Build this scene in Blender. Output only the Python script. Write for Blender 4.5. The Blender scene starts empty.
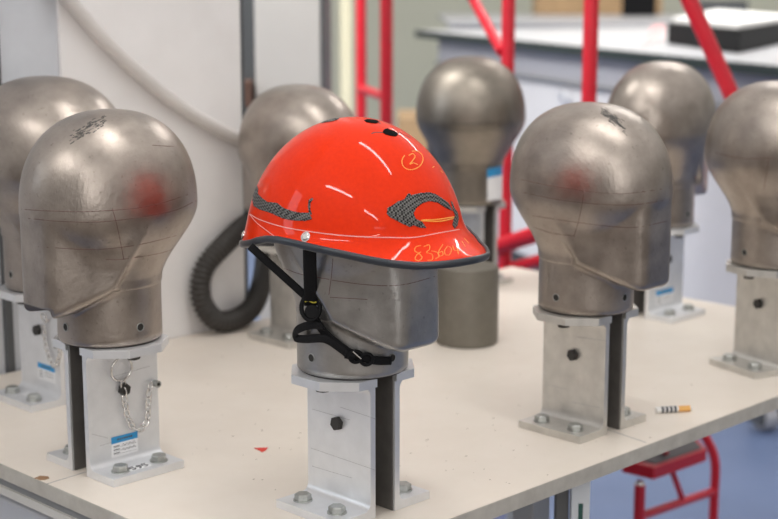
import bpy, bmesh, math, random
from mathutils import Vector, Matrix
from mathutils.bvhtree import BVHTree
random.seed(4)
S = bpy.context.scene
COL = S.collection
pi = math.pi
# ------------------------------------------------------------------ camera
TZ = 0.60                                   # table top height
FPX, YH, CX, CY, CH = 1500.0, -30.0, 389.0, 259.5, 0.575
PITCH = math.atan((CY - YH) / FPX)
cam = bpy.data.cameras.new('camera'); cam.lens = 36.0 * FPX / 778; cam.sensor_width = 36
cam.clip_start = 0.05; cam.clip_end = 60
co = bpy.data.objects.new('camera', cam); COL.objects.link(co)
co.location = (0, 0, TZ + CH); co.rotation_euler = (pi / 2 - PITCH, 0, 0)
cam.dof.use_dof = True; cam.dof.focus_distance = 1.58; cam.dof.aperture_fstop = 5.2
S.camera = co
# ------------------------------------------------------------------ world, lights, exposure
S.view_settings.view_transform = 'Standard'; S.view_settings.look = 'None'
S.view_settings.exposure = 0.17; S.view_settings.gamma = 1.0; S.view_settings.use_curve_mapping = False
w = bpy.data.worlds.new('world'); S.world = w; w.use_nodes = True
nt = w.node_tree; nt.nodes.clear()
wo = nt.nodes.new('ShaderNodeOutputWorld'); bg = nt.nodes.new('ShaderNodeBackground')
tc = nt.nodes.new('ShaderNodeTexCoord'); sx = nt.nodes.new('ShaderNodeSeparateXYZ'); cr = nt.nodes.new('ShaderNodeValToRGB')
mr = nt.nodes.new('ShaderNodeMapRange'); mr.inputs['From Min'].default_value = -1; mr.inputs['From Max'].default_value = 1
nt.links.new(tc.outputs['Generated'], sx.inputs[0]); nt.links.new(sx.outputs['Z'], mr.inputs['Value'])
nt.links.new(mr.outputs[0], cr.inputs[0]); nt.links.new(cr.outputs[0], bg.inputs[0]); nt.links.new(bg.outputs[0], wo.inputs[0])
cr.color_ramp.elements[0].position = 0.40; cr.color_ramp.elements[0].color = (.22, .205, .20, 1)
cr.color_ramp.elements[1].position = 0.80; cr.color_ramp.elements[1].color = (1.0, .975, .95, 1)
e = cr.color_ramp.elements.new(0.56); e.color = (.52, .50, .485, 1)
bg.inputs[1].default_value = 0.78


def area(name, loc, target, sx_, sy_, power, color):
    l = bpy.data.lights.new(name, 'AREA'); l.shape = 'RECTANGLE'; l.size = sx_; l.size_y = sy_; l.energy = power; l.color = color
    o = bpy.data.objects.new(name, l); COL.objects.link(o); o.location = loc
    o.rotation_euler = (Vector(target) - Vector(loc)).to_track_quat('-Z', 'Y').to_euler()
    return o


area('window_daylight', (-3.6, 1.6, 2.0), (0, 1.8, .8), 1.2, 1.3, 13, (.74, .87, 1.0))
area('rear_window', (.7, -2.2, 1.5), (.1, 1.8, .7), .9, 1.5, 13, (1.0, .98, .96))
area('bench_fill', (-1.3, 2.9, 3.0), (1.3, 5.6, .4), 1.2, .8, 38, (1, .99, .96)).data.spread = math.radians(100)  # added fill light, brightens the bench front and back wall
area('room_fill', (1.5, 6.0, 3.2), (1.501, 6.3, 0), 3.0, 3.0, 50, (1, .98, .95)).data.spread = math.radians(105)  # added fill light, spread narrowed to brighten only the back of the room
# ------------------------------------------------------------------ pixel -> world helpers (from the camera calibration)
CP, SP = math.cos(PITCH), math.sin(PITCH)


def ray(x, y):
    b = (CY - y) / FPX
    return Vector(((x - CX) / FPX, CP + b * SP, -SP + b * CP))


CAM = Vector((0, 0, TZ + CH))


def gp(x, y, z):
    d = ray(x, y); return CAM + d * ((z - CAM.z) / d.z)


def dp(x, y, Y):
    d = ray(x, y); return CAM + d * (Y / d.y)


# ------------------------------------------------------------------ materials
MATS = {}


def mat(name, color, rough=.5, metal=0.0, noise=0.0, nscale=20, bump=0.0, bscale=200, coat=0.0, rvar=0.0, color2=None, spec=.5, trans=0.0, emit=None, estr=0, sheen=0):
    if name in MATS: return MATS[name]
    m = bpy.data.materials.new(name); m.use_nodes = True; MATS[name] = m
    n = m.node_tree; b = n.nodes['Principled BSDF']
    b.inputs['Base Color'].default_value = (*color, 1); b.inputs['Roughness'].default_value = rough
    b.inputs['Metallic'].default_value = metal; b.inputs['Specular IOR Level'].default_value = spec
    b.inputs['Coat Weight'].default_value = coat; b.inputs['Coat Roughness'].default_value = .03
    b.inputs['Transmission Weight'].default_value = trans
    if emit: b.inputs['Emission Color'].default_value = (*emit, 1); b.inputs['Emission Strength'].default_value = estr
    t = n.nodes.new('ShaderNodeTexCoord')
    if noise or color2:
        nz = n.nodes.new('ShaderNodeTexNoise'); nz.inputs['Scale'].default_value = nscale; nz.inputs['Detail'].default_value = 6; nz.inputs['Roughness'].default_value = .6
        n.links.new(t.outputs['Object'], nz.inputs['Vector'])
        r = n.nodes.new('ShaderNodeValToRGB'); n.links.new(nz.outputs['Fac'], r.inputs[0])
        r.color_ramp.elements[0].position = .3; r.color_ramp.elements[1].position = .7
        c2 = color2 or tuple(c * (1 - noise) for c in color)
        r.color_ramp.elements[0].color = (*c2, 1); r.color_ramp.elements[1].color = (*color, 1)
        n.links.new(r.outputs[0], b.inputs['Base Color'])
        if rvar:
            q = n.nodes.new('ShaderNodeMapRange'); q.inputs['To Min'].default_value = rough - rvar; q.inputs['To Max'].default_value = rough + rvar
            q.inputs['From Min'].default_value = .3; q.inputs['From Max'].default_value = .7
            n.links.new(nz.outputs['Fac'], q.inputs['Value']); n.links.new(q.outputs[0], b.inputs['Roughness'])
    if bump:
        nb = n.nodes.new('ShaderNodeTexNoise'); nb.inputs['Scale'].default_value = bscale; nb.inputs['Detail'].default_value = 3
        n.links.new(t.outputs['Object'], nb.inputs['Vector'])
        bp = n.nodes.new('ShaderNodeBump'); bp.inputs['Strength'].default_value = bump; bp.inputs['Distance'].default_value = .001
        n.links.new(nb.outputs['Fac'], bp.inputs['Height']); n.links.new(bp.outputs[0], b.inputs['Normal'])
    return m


def steel_mat(name, c1, c2, rough):
    """worn cast metal: cloudy tone, fine scratches, small dark flecks"""
    m = mat(name, c1, rough, .93, color2=c2, nscale=24, rvar=.07)
    n = m.node_tree; b = n.nodes['Principled BSDF']
    t = n.nodes.new('ShaderNodeTexCoord'); mp = n.nodes.new('ShaderNodeMapping'); mp.inputs['Rotation'].default_value = (.4, .7, .3)
    mp.inputs['Scale'].default_value = (30, 520, 120)
    n.links.new(t.outputs['Object'], mp.inputs[0])
    nz = n.nodes.new('ShaderNodeTexNoise'); nz.inputs['Scale'].default_value = 1; nz.inputs['Detail'].default_value = 5
    n.links.new(mp.outputs[0], nz.inputs['Vector'])
    nz2 = n.nodes.new('ShaderNodeTexNoise'); nz2.inputs['Scale'].default_value = 210; nz2.inputs['Detail'].default_value = 6
    n.links.new(t.outputs['Object'], nz2.inputs['Vector'])
    mx = n.nodes.new('ShaderNodeMath'); mx.operation = 'ADD'
    n.links.new(nz.outputs['Fac'], mx.inputs[0]); n.links.new(nz2.outputs['Fac'], mx.inputs[1])
    bp = n.nodes.new('ShaderNodeBump'); bp.inputs['Strength'].default_value = .30; bp.inputs['Distance'].default_value = .0008
    n.links.new(mx.outputs[0], bp.inputs['Height']); n.links.new(bp.outputs[0], b.inputs['Normal'])
    # flecks
    f = n.nodes.new('ShaderNodeValToRGB'); f.color_ramp.elements[0].position = .64; f.color_ramp.elements[1].position = .74
    f.color_ramp.elements[0].color = (1, 1, 1, 1); f.color_ramp.elements[1].color = (.72, .72, .72, 1)
    n.links.new(nz2.outputs['Fac'], f.inputs[0])
    src = b.inputs['Base Color'].links[0].from_socket
    mm = n.nodes.new('ShaderNodeMix'); mm.data_type = 'RGBA'; mm.blend_type = 'MULTIPLY'; mm.inputs['Factor'].default_value = 1
    n.links.new(src, mm.inputs['A']); n.links.new(f.outputs[0], mm.inputs['B']); n.links.new(mm.outputs['Result'], b.inputs['Base Color'])
    return m


STEEL = steel_mat('worn_steel', (.455, .398, .352), (.29, .252, .222), .35)
STEELG = steel_mat('grey_steel', (.49, .478, .462), (.34, .332, .322), .36)
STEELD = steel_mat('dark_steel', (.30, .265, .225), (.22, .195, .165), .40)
ALU = mat('aluminium', (.82, .83, .85), .40, .65, noise=.09, nscale=40, bump=.15, bscale=500)
ALUW = mat('warm_aluminium', (.70, .68, .64), .40, .72, noise=.2, nscale=40, bump=.15, bscale=500)
BOLT = mat('bolt_zinc', (.52, .53, .51), .38, .9, noise=.3, nscale=150)
BLACKB = mat('black_oxide', (.035, .032, .03), .45, .3)
GAPSHADE = mat('gap_shade_dark', (.15, .14, .13), .5, .3, noise=.2, nscale=60)  # dark colour standing in for the shade between bracket webs
HOLE = mat('hole_dark', (.02, .018, .016), .7)
CHROME = mat('chrome', (.72, .70, .68), .2, 1.0)
TABLE = mat('bench_laminate', (.85, .775, .69), .38, 0, color2=(.81, .73, .64), nscale=14, bump=.05, bscale=400)
EDGE = mat('edge_band', (.56, .53, .47), .5, color2=(.42, .39, .34), nscale=35)
RAIL = mat('rail_grey', (.22, .225, .23), .5)  # dark grey for the painted shadow under the table edge and the drawer gap
RAILW = mat('rail_light', (.60, .58, .54), .5)
SEAM = mat('seam_grey', (.36, .35, .34), .7)
WHITE = mat('board_white', (.90, .88, .875), .6, color2=(.84, .82, .81), nscale=9, bump=.2, bscale=60)
GREYW = mat('panel_bluegrey', (.66, .685, .73), .55, color2=(.52, .54, .58), nscale=5)
GREYP = mat('panel_grey', (.66, .635, .60), .5, color2=(.62, .60, .57), nscale=4)
DARK = mat('dark_grey', (.09, .095, .10), .5)
BROWN = mat('brown_wood', (.16, .085, .06), .6, noise=.4, nscale=30)
WALLM = mat('wall_green_beige', (.74, .74, .60), .8, color2=(.70, .70, .57), nscale=2)
WALL2 = mat('wall_pale', (.72, .71, .66), .8)
FLOORM = mat('floor_blue', (.12, .165, .29), .4, color2=(.105, .15, .27), nscale=6)
REDP = mat('red_paint', (.66, .014, .032), .35, noise=.12, nscale=30, coat=.2)
BENCHT = mat('bench_white_top', (.50, .50, .52), .35)
BENCHE = mat('bench_green_edge', (.025, .038, .038), .4)
BENCHB = mat('bench_body', (.74, .73, .75), .5, color2=(.70, .69, .71), nscale=4)
APRON = mat('bench_apron', (.40, .40, .44), .5)
WOOD = mat('pale_wood', (.55, .36, .19), .55, noise=.2, nscale=12)
PAPER = mat('paper', (.80, .79, .77), .7)
BLACKP = mat('black_plastic', (.008, .008, .009), .6, spec=.15)
WEB = mat('black_webbing', (.008, .008, .009), .75, spec=.2, bump=.5, bscale=900)
HOSE = mat('black_hose', (.045, .04, .036), .55)
TUBEM = mat('translucent_tube', (.70, .665, .64), .3, noise=.1, nscale=8, coat=.3)
CONC = mat('olive_grey_steel', (.20, .182, .15), .5, .35, color2=(.165, .15, .12), nscale=60, bump=.3, bscale=300)
BLUEL = mat('label_blue', (.03, .30, .62), .5)
WHITEL = mat('label_white', (.88, .88, .89), .5)
INK = mat('label_ink', (.08, .08, .09), .6)
PENCIL = mat('maroon_pencil', (.13, .055, .05), .6)
SCUFF = mat('dark_scuff', (.07, .065, .06), .6)
WPENCIL = mat('white_pencil', (.85, .45, .42), .5)
OINK = mat('orange_ink', (.95, .38, .05), .5)
REDB = mat('red_scrap', (.75, .05, .03), .5)
STAIN = mat('brown_stain', (.30, .16, .07), .5)
ORANGE = mat('orange_filter', (.78, .42, .12), .6)
YEL = mat('yellow_stripe', (.78, .73, .52), .6)
BLUEF = mat('blue_film', (.33, .42, .60), .6)

# helmet lacquer
HEL = mat('orange_lacquer', (.80, .032, .0), .35, color2=(.74, .026, .0), nscale=260, coat=.42, spec=.02)


def carbon():
    m = bpy.data.materials.new('carbon_weave'); m.use_nodes = True; n = m.node_tree; b = n.nodes['Principled BSDF']
    t = n.nodes.new('ShaderNodeTexCoord'); mp = n.nodes.new('ShaderNodeMapping'); mp.inputs['Rotation'].default_value = (.6, .5, .785)
    ck = n.nodes.new('ShaderNodeTexChecker'); ck.inputs['Scale'].default_value = 480
    ck.inputs['Color1'].default_value = (.010, .010, .010, 1); ck.inputs['Color2'].default_value = (.17, .168, .162, 1)
    n.links.new(t.outputs['Object'], mp.inputs[0]); n.links.new(mp.outputs[0], ck.inputs['Vector']); n.links.new(ck.outputs['Color'], b.inputs['Base Color'])
    b.inputs['Roughness'].default_value = .55; b.inputs['Specular IOR Level'].default_value = .2
    return m


CARBON = carbon()


# ------------------------------------------------------------------ mesh helpers
def obj(name, bm, m, parent=None, smooth=False, loc=None, rot=None, bevel=0, label=None):
    me = bpy.data.meshes.new(name); bmesh.ops.recalc_face_normals(bm, faces=bm.faces); bm.to_mesh(me); bm.free()
    me.materials.append(m)
    o = bpy.data.objects.new(name, me); COL.objects.link(o)
    if parent: o.parent = parent
    if loc is not None: o.location = loc
    if rot is not None: o.rotation_euler = rot
    if smooth:
        for p in me.polygons: p.use_smooth = True
        if smooth != 'all':
            me.set_sharp_from_angle(angle=math.radians(smooth if smooth is not True else 40))
    if bevel:
        b = o.modifiers.new('bevel', 'BEVEL'); b.width = bevel; b.segments = 2; b.limit_method = 'ANGLE'
    if label: o['label'] = label
    return o


def thing(name, label, cat, loc=(0, 0, 0), rotz=0, group=None):
    o = bpy.data.objects.new(name, None); COL.objects.link(o); o.empty_display_size = .05
    o.location = loc; o.rotation_euler = (0, 0, rotz); o['label'] = label; o['category'] = cat
    if group: o['group'] = group
    return o


def tag(o, label, cat, group=None):
    o['label'] = label; o['category'] = cat
    if group: o['group'] = group
    return o


def box(bm, x0, x1, y0, y1, z0, z1, M=None):
    vs = [Vector((x, y, z)) for z in (z0, z1) for x, y in ((x0, y0), (x1, y0), (x1, y1), (x0, y1))]
    if M: vs = [M @ v for v in vs]
    v = [bm.verts.new(p) for p in vs]
    for f in ((3, 2, 1, 0), (4, 5, 6, 7), (0, 1, 5, 4), (1, 2, 6, 5), (2, 3, 7, 6), (3, 0, 4, 7)): bm.faces.new([v[i] for i in f])
    return bm


def prism(bm, pts, z0, z1):
    a = [bm.verts.new((p[0], p[1], z0)) for p in pts]; b = [bm.verts.new((p[0], p[1], z1)) for p in pts]
    n = len(pts)
    bm.faces.new(a[::-1]); bm.faces.new(b)
    for i in range(n): bm.faces.new((a[i], a[(i + 1) % n], b[(i + 1) % n], b[i]))
    return bm


def cyl(bm, p0, p1, r, n=20, r1=None):
    p0, p1 = Vector(p0), Vector(p1); d = (p1 - p0); q = d.to_track_quat('Z', 'Y'); r1 = r if r1 is None else r1
    a = [bm.verts.new(p0 + q @ Vector((r * math.cos(2 * pi * i / n), r * math.sin(2 * pi * i / n), 0))) for i in range(n)]
    b = [bm.verts.new(p1 + q @ Vector((r1 * math.cos(2 * pi * i / n), r1 * math.sin(2 * pi * i / n), 0))) for i in range(n)]
    bm.faces.new(a[::-1]); bm.faces.new(b)
    for i in range(n): bm.faces.new((a[i], a[(i + 1) % n], b[(i + 1) % n], b[i]))
    return bm


def smooth_path(pts, sub=8, closed=False):
    P = [Vector(p) for p in pts]; n = len(P); out = []
    rng = range(n) if closed else range(n - 1)
    for i in rng:
        p0 = P[(i - 1) % n] if (closed or i > 0) else P[0] * 2 - P[1]
        p1 = P[i]; p2 = P[(i + 1) % n]
        p3 = P[(i + 2) % n] if (closed or i + 2 < n) else P[-1] * 2 - P[-2]
        for k in range(sub):
            t = k / sub
            out.append(.5 * ((2 * p1) + (-p0 + p2) * t + (2 * p0 - 5 * p1 + 4 * p2 - p3) * t * t + (-p0 + 3 * p1 - 3 * p2 + p3) * t ** 3))
    if not closed: out.append(P[-1])
    return out


def sweep(bm, path, r, n=10, closed=False, ry=None, up=None):
    """tube (or flat ribbon when ry given: r = half width along 'up'-aligned axis)"""
    m = len(path); rings = []; prev = None
    for i, p in enumerate(path):
        a = path[(i + 1) % m] if (closed or i < m - 1) else path[i]
        b = path[(i - 1) % m] if (closed or i > 0) else path[i]
        t = (a - b).normalized()
        ref = up[i] if isinstance(up, list) else (up or (prev if prev is not None else (Vector((0, 0, 1)) if abs(t.z) < .9 else Vector((1, 0, 0)))))
        x = (ref - t * ref.dot(t)).normalized(); prev = x; y = t.cross(x)
        rr = r(i / (m - 1)) if callable(r) else r; r2 = ry if ry is not None else rr
        rings.append([bm.verts.new(p + x * r2 * math.cos(2 * pi * k / n) + y * rr * math.sin(2 * pi * k / n)) for k in range(n)])
    for i in range(m if closed else m - 1):
        A, B = rings[i], rings[(i + 1) % m]
        for k in range(n): bm.faces.new((A[k], A[(k + 1) % n], B[(k + 1) % n], B[k]))
    if not closed:
        bm.faces.new(rings[0][::-1]); bm.faces.new(rings[-1])
    return bm


def hexbolt(bm, p, axis, r, h, M=None):
    p = Vector(p); ax = Vector(axis).normalized(); q = ax.to_track_quat('Z', 'Y')
    def ring(rr, z, n=6, off=.3): return [bm.verts.new(p + q @ Vector((rr * math.cos(2 * pi * i / n + off), rr * math.sin(2 * pi * i / n + off), z))) for i in range(n)]
    a = ring(r, 0); b = ring(r, h * .8); c = ring(r * .86, h)
    for A, B in ((a, b), (b, c)):
        for i in range(6): bm.faces.new((A[i], A[(i + 1) % 6], B[(i + 1) % 6], B[i]))
    bm.faces.new(a[::-1]); bm.faces.new(c)
    return bm


def struct(o): o['kind'] = 'structure'; return o


A45 = pi / 4
RA = Matrix.Rotation(A45, 4, 'Z')          # room/table frame: local x = A direction, local y = C direction


def uv(u, v, z=0): return RA @ Vector((u, v, z))


# ------------------------------------------------------------------ the setting
b = bmesh.new(); box(b, -5, 9, 1.0, 12, -.1, 0); struct(obj('floor', b, FLOORM))
b = bmesh.new(); box(b, -5, 9, -3, .9999, -.1, 0); struct(obj('floor', b, mat('floor_brown', (.20, .17, .145), .6)))
# far wall seen over the bench (room axis turned slightly), built as a slab
b = bmesh.new(); box(b, -5, 9, 11.0, 11.15, 0, 3.4); struct(obj('wall_back', b, WALLM))
b = bmesh.new(); box(b, 8.85, 9.0, -3, 11.0, 0, 3.4); struct(obj('wall_right', b, WALL2))
# white board partition along the back-left side of the table
V0 = 1.885
b = bmesh.new(); box(b, 1.212, 1.548, V0, V0 + .035, 0, 2.3, RA)
obj_board = obj('wall_left', b, WHITE); struct(obj_board)
b = bmesh.new(); box(b, 1.1155, 1.2115, V0 + .006, V0 + .04, 0, 2.3, RA); struct(obj('wall_left_panel', b, GREYW))
b = bmesh.new(); box(b, 1.1035, 1.115, V0 + .002, V0 + .05, 0, 2.3, RA); struct(obj('trim_1', b, DARK))
b = bmesh.new(); box(b, .3, 1.103, V0 + .01, V0 + .05, 0, 2.3, RA); struct(obj('wall_left_end', b, mat('panel_light', (.66, .67, .70), .5)))
b = bmesh.new(); box(b, 1.5485, 1.5545, V0 - .001, V0 + .04, 0, 2.3, RA); struct(obj('trim_2', b, DARK))

# tall grey cabinet behind the board
YC = 3.3
pL, pR = dp(255, 60, YC), dp(321, 60, YC)
t = thing('storage_cabinet', 'tall plain light grey cabinet standing behind the white board', 'cabinet', ((pL.x + pR.x) / 2, YC + .2, 0))
hw = (pR.x - pL.x) / 2
b = bmesh.new(); box(b, -hw, hw, -.2, .2, .06, 2.2); obj('body', b, GREYP, t, bevel=.003)
b = bmesh.new(); box(b, -hw + .01, hw - .01, -.17, .19, 0, .0598); obj('plinth', b, DARK, t)
b = bmesh.new(); box(b, hw + .0005, hw + .007, -.205, .2, .06, 2.2); obj('door_edge', b, DARK, t, label='dark vertical edge strip')
pa = dp(241.5, 60, YC); zt = dp(244, 205, YC).z
b = bmesh.new(); box(b, pa.x, pL.x - .002, YC + .02, YC + .3, zt, 2.1)
tag(obj('cable_duct', b, DARK, bevel=.004), 'dark upright duct on the side of the tall grey cabinet', 'duct')
q0, q1 = dp(243, 80, YC), dp(253, 106, YC)
b = bmesh.new(); box(b, q0.x, q1.x, YC - .03, YC + .018, q1.z, q0.z)
tag(obj('wooden_block', b, BROWN, bevel=.002), 'small brown wooden block fixed to the dark duct', 'block')
# pale wall and yellow pipe behind the red posts
q = dp(346, 60, 6.0)
b = bmesh.new(); cyl(b, (q.x, 6.0, 0), (q.x, 6.0, 3.2), .026, 14)
tag(obj('yellow_pipe', b, YEL, smooth=True), 'faint yellow vertical pipe left of the red posts', 'pipe')

# ------------------------------------------------------------------ the test table
U0, U1, W0, W1 = .877, 2.228, 1.028, 1.883
tab = thing('work_table', 'large square-cornered table with cream laminate top and grey edge', 'table', uv((U0 + U1) / 2, (W0 + W1) / 2), A45)
hu, hv = (U1 - U0) / 2, (W1 - W0) / 2
b = bmesh.new(); box(b, -hu + .0012, hu - .0012, -hv + .0012, hv, TZ - .0175, TZ); obj('tabletop', b, TABLE, tab)
b = bmesh.new()
for a in ((-hu, hu, -hv, -hv + .001), (-hu, -hu + .001, -hv + .0011, hv), (hu - .001, hu, -hv + .0011, hv)): box(b, a[0], a[1], a[2], a[3], TZ - .0185, TZ - .0004)
obj('edge_band', b, EDGE, tab)
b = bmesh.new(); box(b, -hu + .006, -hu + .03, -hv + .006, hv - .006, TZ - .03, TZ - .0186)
obj('shadow_band', b, RAIL, tab, label='shadow under the left edge, painted as a dark grey rail')  # shadow below the tabletop painted as a dark strip
b = bmesh.new(); box(b, -hu + .002, -hu + .03, -hv + .004, hv - .004, TZ - .040, TZ - .0301); obj('frame_rail', b, RAILW, tab)
# seams between the laminate sheets
def seam(p0, p1):
    Mi = tab.matrix_basis.inverted()
    a, c = Mi @ gp(*p0, TZ), Mi @ gp(*p1, TZ); a.z = c.z = TZ + .0001
    d = (c - a).normalized(); s = Vector((-d.y, d.x, 0)) * .0007
    bb = bmesh.new(); v = [bb.verts.new(x) for x in (a - s, c - s, c + s, a + s)]; v2 = [bb.verts.new(x - Vector((0, 0, .0008))) for x in (a - s, c - s, c + s, a + s)]
    bb.faces.new(v); bb.faces.new(v2[::-1])
    for i in range(4): bb.faces.new((v[i], v2[i], v2[(i + 1) % 4], v[(i + 1) % 4]))
    obj('seam', bb, SEAM, tab, label='thin grey joint line in the laminate')
bpy.context.view_layer.update()
seam((46.5, 484.0), (86, 472)); seam((606, 429), (646, 442.6))
# legs
def leg(u, v, w_=.04, m=ALU):
    bb = bmesh.new(); box(bb, u - w_ / 2, u + w_ / 2, v - w_ / 2, v + w_ / 2, 0, TZ - .0176)
    return obj('leg', bb, m, tab, bevel=.002)
LEGM = mat('leg_grey', (.42, .42, .41), .5, .3)
leg(-hu + .06, hv - .08, m=LEGM); leg(hu - .06, -hv + .10, m=LEGM); leg(hu - .06, hv - .08, m=LEGM)
leg(-.138, -hv + .13, .034, LEGM); leg(-hu + .05, -hv + .12, .04, LEGM)
b = bmesh.new(); box(b, .96, 1.34, 1.30, 1.82, .04, .50, RA); 
dr = obj('drawer_unit', b, mat('unit_white', (.72, .73, .76), .5), bevel=.004); tag(dr, 'white drawer unit under the left end of the table', 'drawer unit')
b = bmesh.new(); box(b, .965, 1.335, 1.305, 1.815, 0, .0399, RA); obj('plinth', b, DARK, dr)
# slotted upright below the right edge
q = gp(574, 488, TZ - .02)
t = thing('slotted_upright', 'white slotted upright beside a grey post under the table edge', 'upright', (q.x + .015, q.y + .06, 0), math.radians(6))
b = bmesh.new(); box(b, -.0115, .0115, -.006, .006, 0, TZ - .0178); obj('post', b, mat('upright_white', (.72, .74, .75), .4), t, bevel=.001)
for k in range(8):
    b = bmesh.new(); z = .528 - k * .05; box(b, -.0028, .0028, -.0066, -.0055, z - .013, z + .013)
    obj('slot', b, mat('slot_green', (.03, .10, .08), .6), t)
q = gp(540, 490, TZ - .02)
b = bmesh.new(); box(b, q.x + .027, q.x + .043, q.y + .07, q.y + .09, 0, TZ - .0178)
tag(obj('dark_post', b, mat('post_dark', (.13, .13, .125), .5), bevel=.002), 'dark grey square post left of the slotted upright under the table', 'post')


# ------------------------------------------------------------------ headforms
def head_mesh(xf=.106, a=.108, bb_=.084, H=.258, zc=.0375, wf=.03, z0=.150, xc=0.0):
    bm = bmesh.new(); NT = 144; NR = .06; ze0 = .064
    lines = []
    def addline(n, p):
        c = n[0] * (p[0] - xc) + n[1] * p[1]; lines.append((n[0], n[1], c)); lines.append((n[0], -n[1], c))
    lines.append((1, 0, xf - xc))
    p1 = (xf, wf); p2 = (.024, .0705)
    d = Vector((p2[0] - p1[0], p2[1] - p1[1])).normalized(); addline((d.y, -d.x), p1)
    sl_ = (p2[1] - p1[1]) / (p2[0] - p1[0]); ca, sa = math.cos(math.radians(138)), math.sin(math.radians(138))
    def rj(th, z):
        s = 0
        xr = .036 - .55 * (z - .066); yr = p1[1] + sl_ * (xr - p1[0]); c = ca * (xr - xc) + sa * yr
        q = (ca * math.cos(th) + sa * abs(math.sin(th))) / c
        if q > 0: s += q ** 18
        for nx, ny, c in lines:
            q = (nx * math.cos(th) + ny * math.sin(th)) / c
            if q > 0: s += q ** 18
        return s ** (-1 / 18) if s > 0 else .02
    def rell(th): return 1 / math.sqrt((math.cos(th) / a) ** 2 + (math.sin(th) / bb_) ** 2)
    def rneck(th):
        c = math.cos(th); return -xc * c + math.sqrt(xc * xc * c * c + NR * NR - xc * xc)
    def ss(t): t = max(0, min(1, t)); return t * t * (3 - 2 * t)
    def rback(th, z):
        m_ = ss((z - .062) / (z0 - .062))
        return rneck(th) * (1 - m_) + rell(th) * m_
    def rad(th, z, jaw=True):
        rb = rback(th, z)
        if not jaw or math.cos(th) < -.5: return rb
        j = rj(th, z); k = 1 - ss((z - .115) / (z0 + .005 - .115)) * .0
        # towards the brow the jaw section swells into the cranium
        m_ = ss((z - .07) / (z0 - .07)); j = j * (1 - m_) + min(j, rell(th)) * m_ * 1.0
        if m_ >= 1: return rell(th)
        k = .0004 + .013 * (1 - m_) * min(1, .25 + 1.5 * m_ + max(0, (z - .05)) * 8); h = max(k - abs(rb - j), 0) / k
        return max(rb, j) + h * h * k / 4
    rows = []
    ths = [2 * pi * i / NT for i in range(NT)]
    def zedge(th):                      # lower edge of the jaw block
        x = xc + rad(th, .06) * math.cos(th)
        t = (xf - x) / (xf - .034)
        return zc + (ze0 - zc) * min(1.0, max(0, t)) ** 1.15
    NB, NJ = 8, 40
    # base cap rim (chamfer)
    rows.append([(rneck(t) - .002, 0) for t in ths])
    rows.append([(rneck(t), .002) for t in ths])
    for k in range(1, NB):
        rows.append([(rneck(t), .002 + (zedge(t) - .004) * k / NB) for t in ths])
    blend = .009
    rows.append([(rneck(t), zedge(t) - .001) for t in ths])
    def under(t, f): 
        rf = rad(t, zedge(t) + blend); rn = rneck(t); R_ = min(.009, (rf - rn) * .6)
        if f < 0: return (rn + (rf - R_ - rn) * (1 + f), zedge(t))
        return (rf - R_ * (1 - math.sin(f)), zedge(t) + blend * (1 - math.cos(f)))
    for f in (-.66, -.33, 0.0, .3, .6, .9, 1.2):
        rows.append([under(t, f) for t in ths])
    for k in range(NJ + 1):
        rows.append([(rad(t, zedge(t) + blend + (z0 - zedge(t) - blend) * k / NJ), zedge(t) + blend + (z0 - zedge(t) - blend) * k / NJ) for t in ths])
    ND = 34; P = 2.3
    for k in range(1, ND):
        s = math.sin(k / ND * pi / 2); c = math.cos(k / ND * pi / 2)
        cc, sss = c ** (2 / P), s ** (2 / P)
        rows.append([(rad(t, z0) * cc, z0 + (H - z0) * sss) for t in ths])
    V = [[bm.verts.new((xc + r * math.cos(t), r * math.sin(t), z)) for (r, z), t in zip(row, ths)] for row in rows]
    for A, B in zip(V, V[1:]):
        for i in range(NT): bm.faces.new((A[i], A[(i + 1) % NT], B[(i + 1) % NT], B[i]))
    top = bm.verts.new((xc, 0, H))
    for i in range(NT): bm.faces.new((V[-1][i], V[-1][(i + 1) % NT], top))
    bm.faces.new(V[0][::-1])
    return bm


ZB = .1565                                  # headform seat above the table
def headform(px, py, yaw, label, m=STEEL, scale=1.0, holes=True, **kw):
    bm = head_mesh(**kw)
    o = obj('headform', bm, m, smooth='all', loc=(px, py, TZ + ZB), rot=(0, 0, yaw))
    o.scale = (1, 1, scale)
    tag(o, label, 'headform')
    o['group'] = 'metal headforms on the table'
    if holes:
        for a in (0, pi / 2, pi, -pi / 2):
            hb = bmesh.new(); d = Vector((math.cos(a), math.sin(a), 0)); c = d * .0600; c.z = .020
            cyl(hb, c - d * .004, c + d * .0003, .0043, 18); obj('screw_hole', hb, HOLE, o)
            hb = bmesh.new(); sweep(hb, [c + d * .0002 + (Vector((-d.y, d.x, 0)) * math.cos(q) + Vector((0, 0, 1)) * math.sin(q)) * .0046 for q in [2 * pi * i / 20 for i in range(20)]], .0005, 6, closed=True)
            obj('hole_rim', hb, BOLT, o, smooth='all')
    return o


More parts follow.
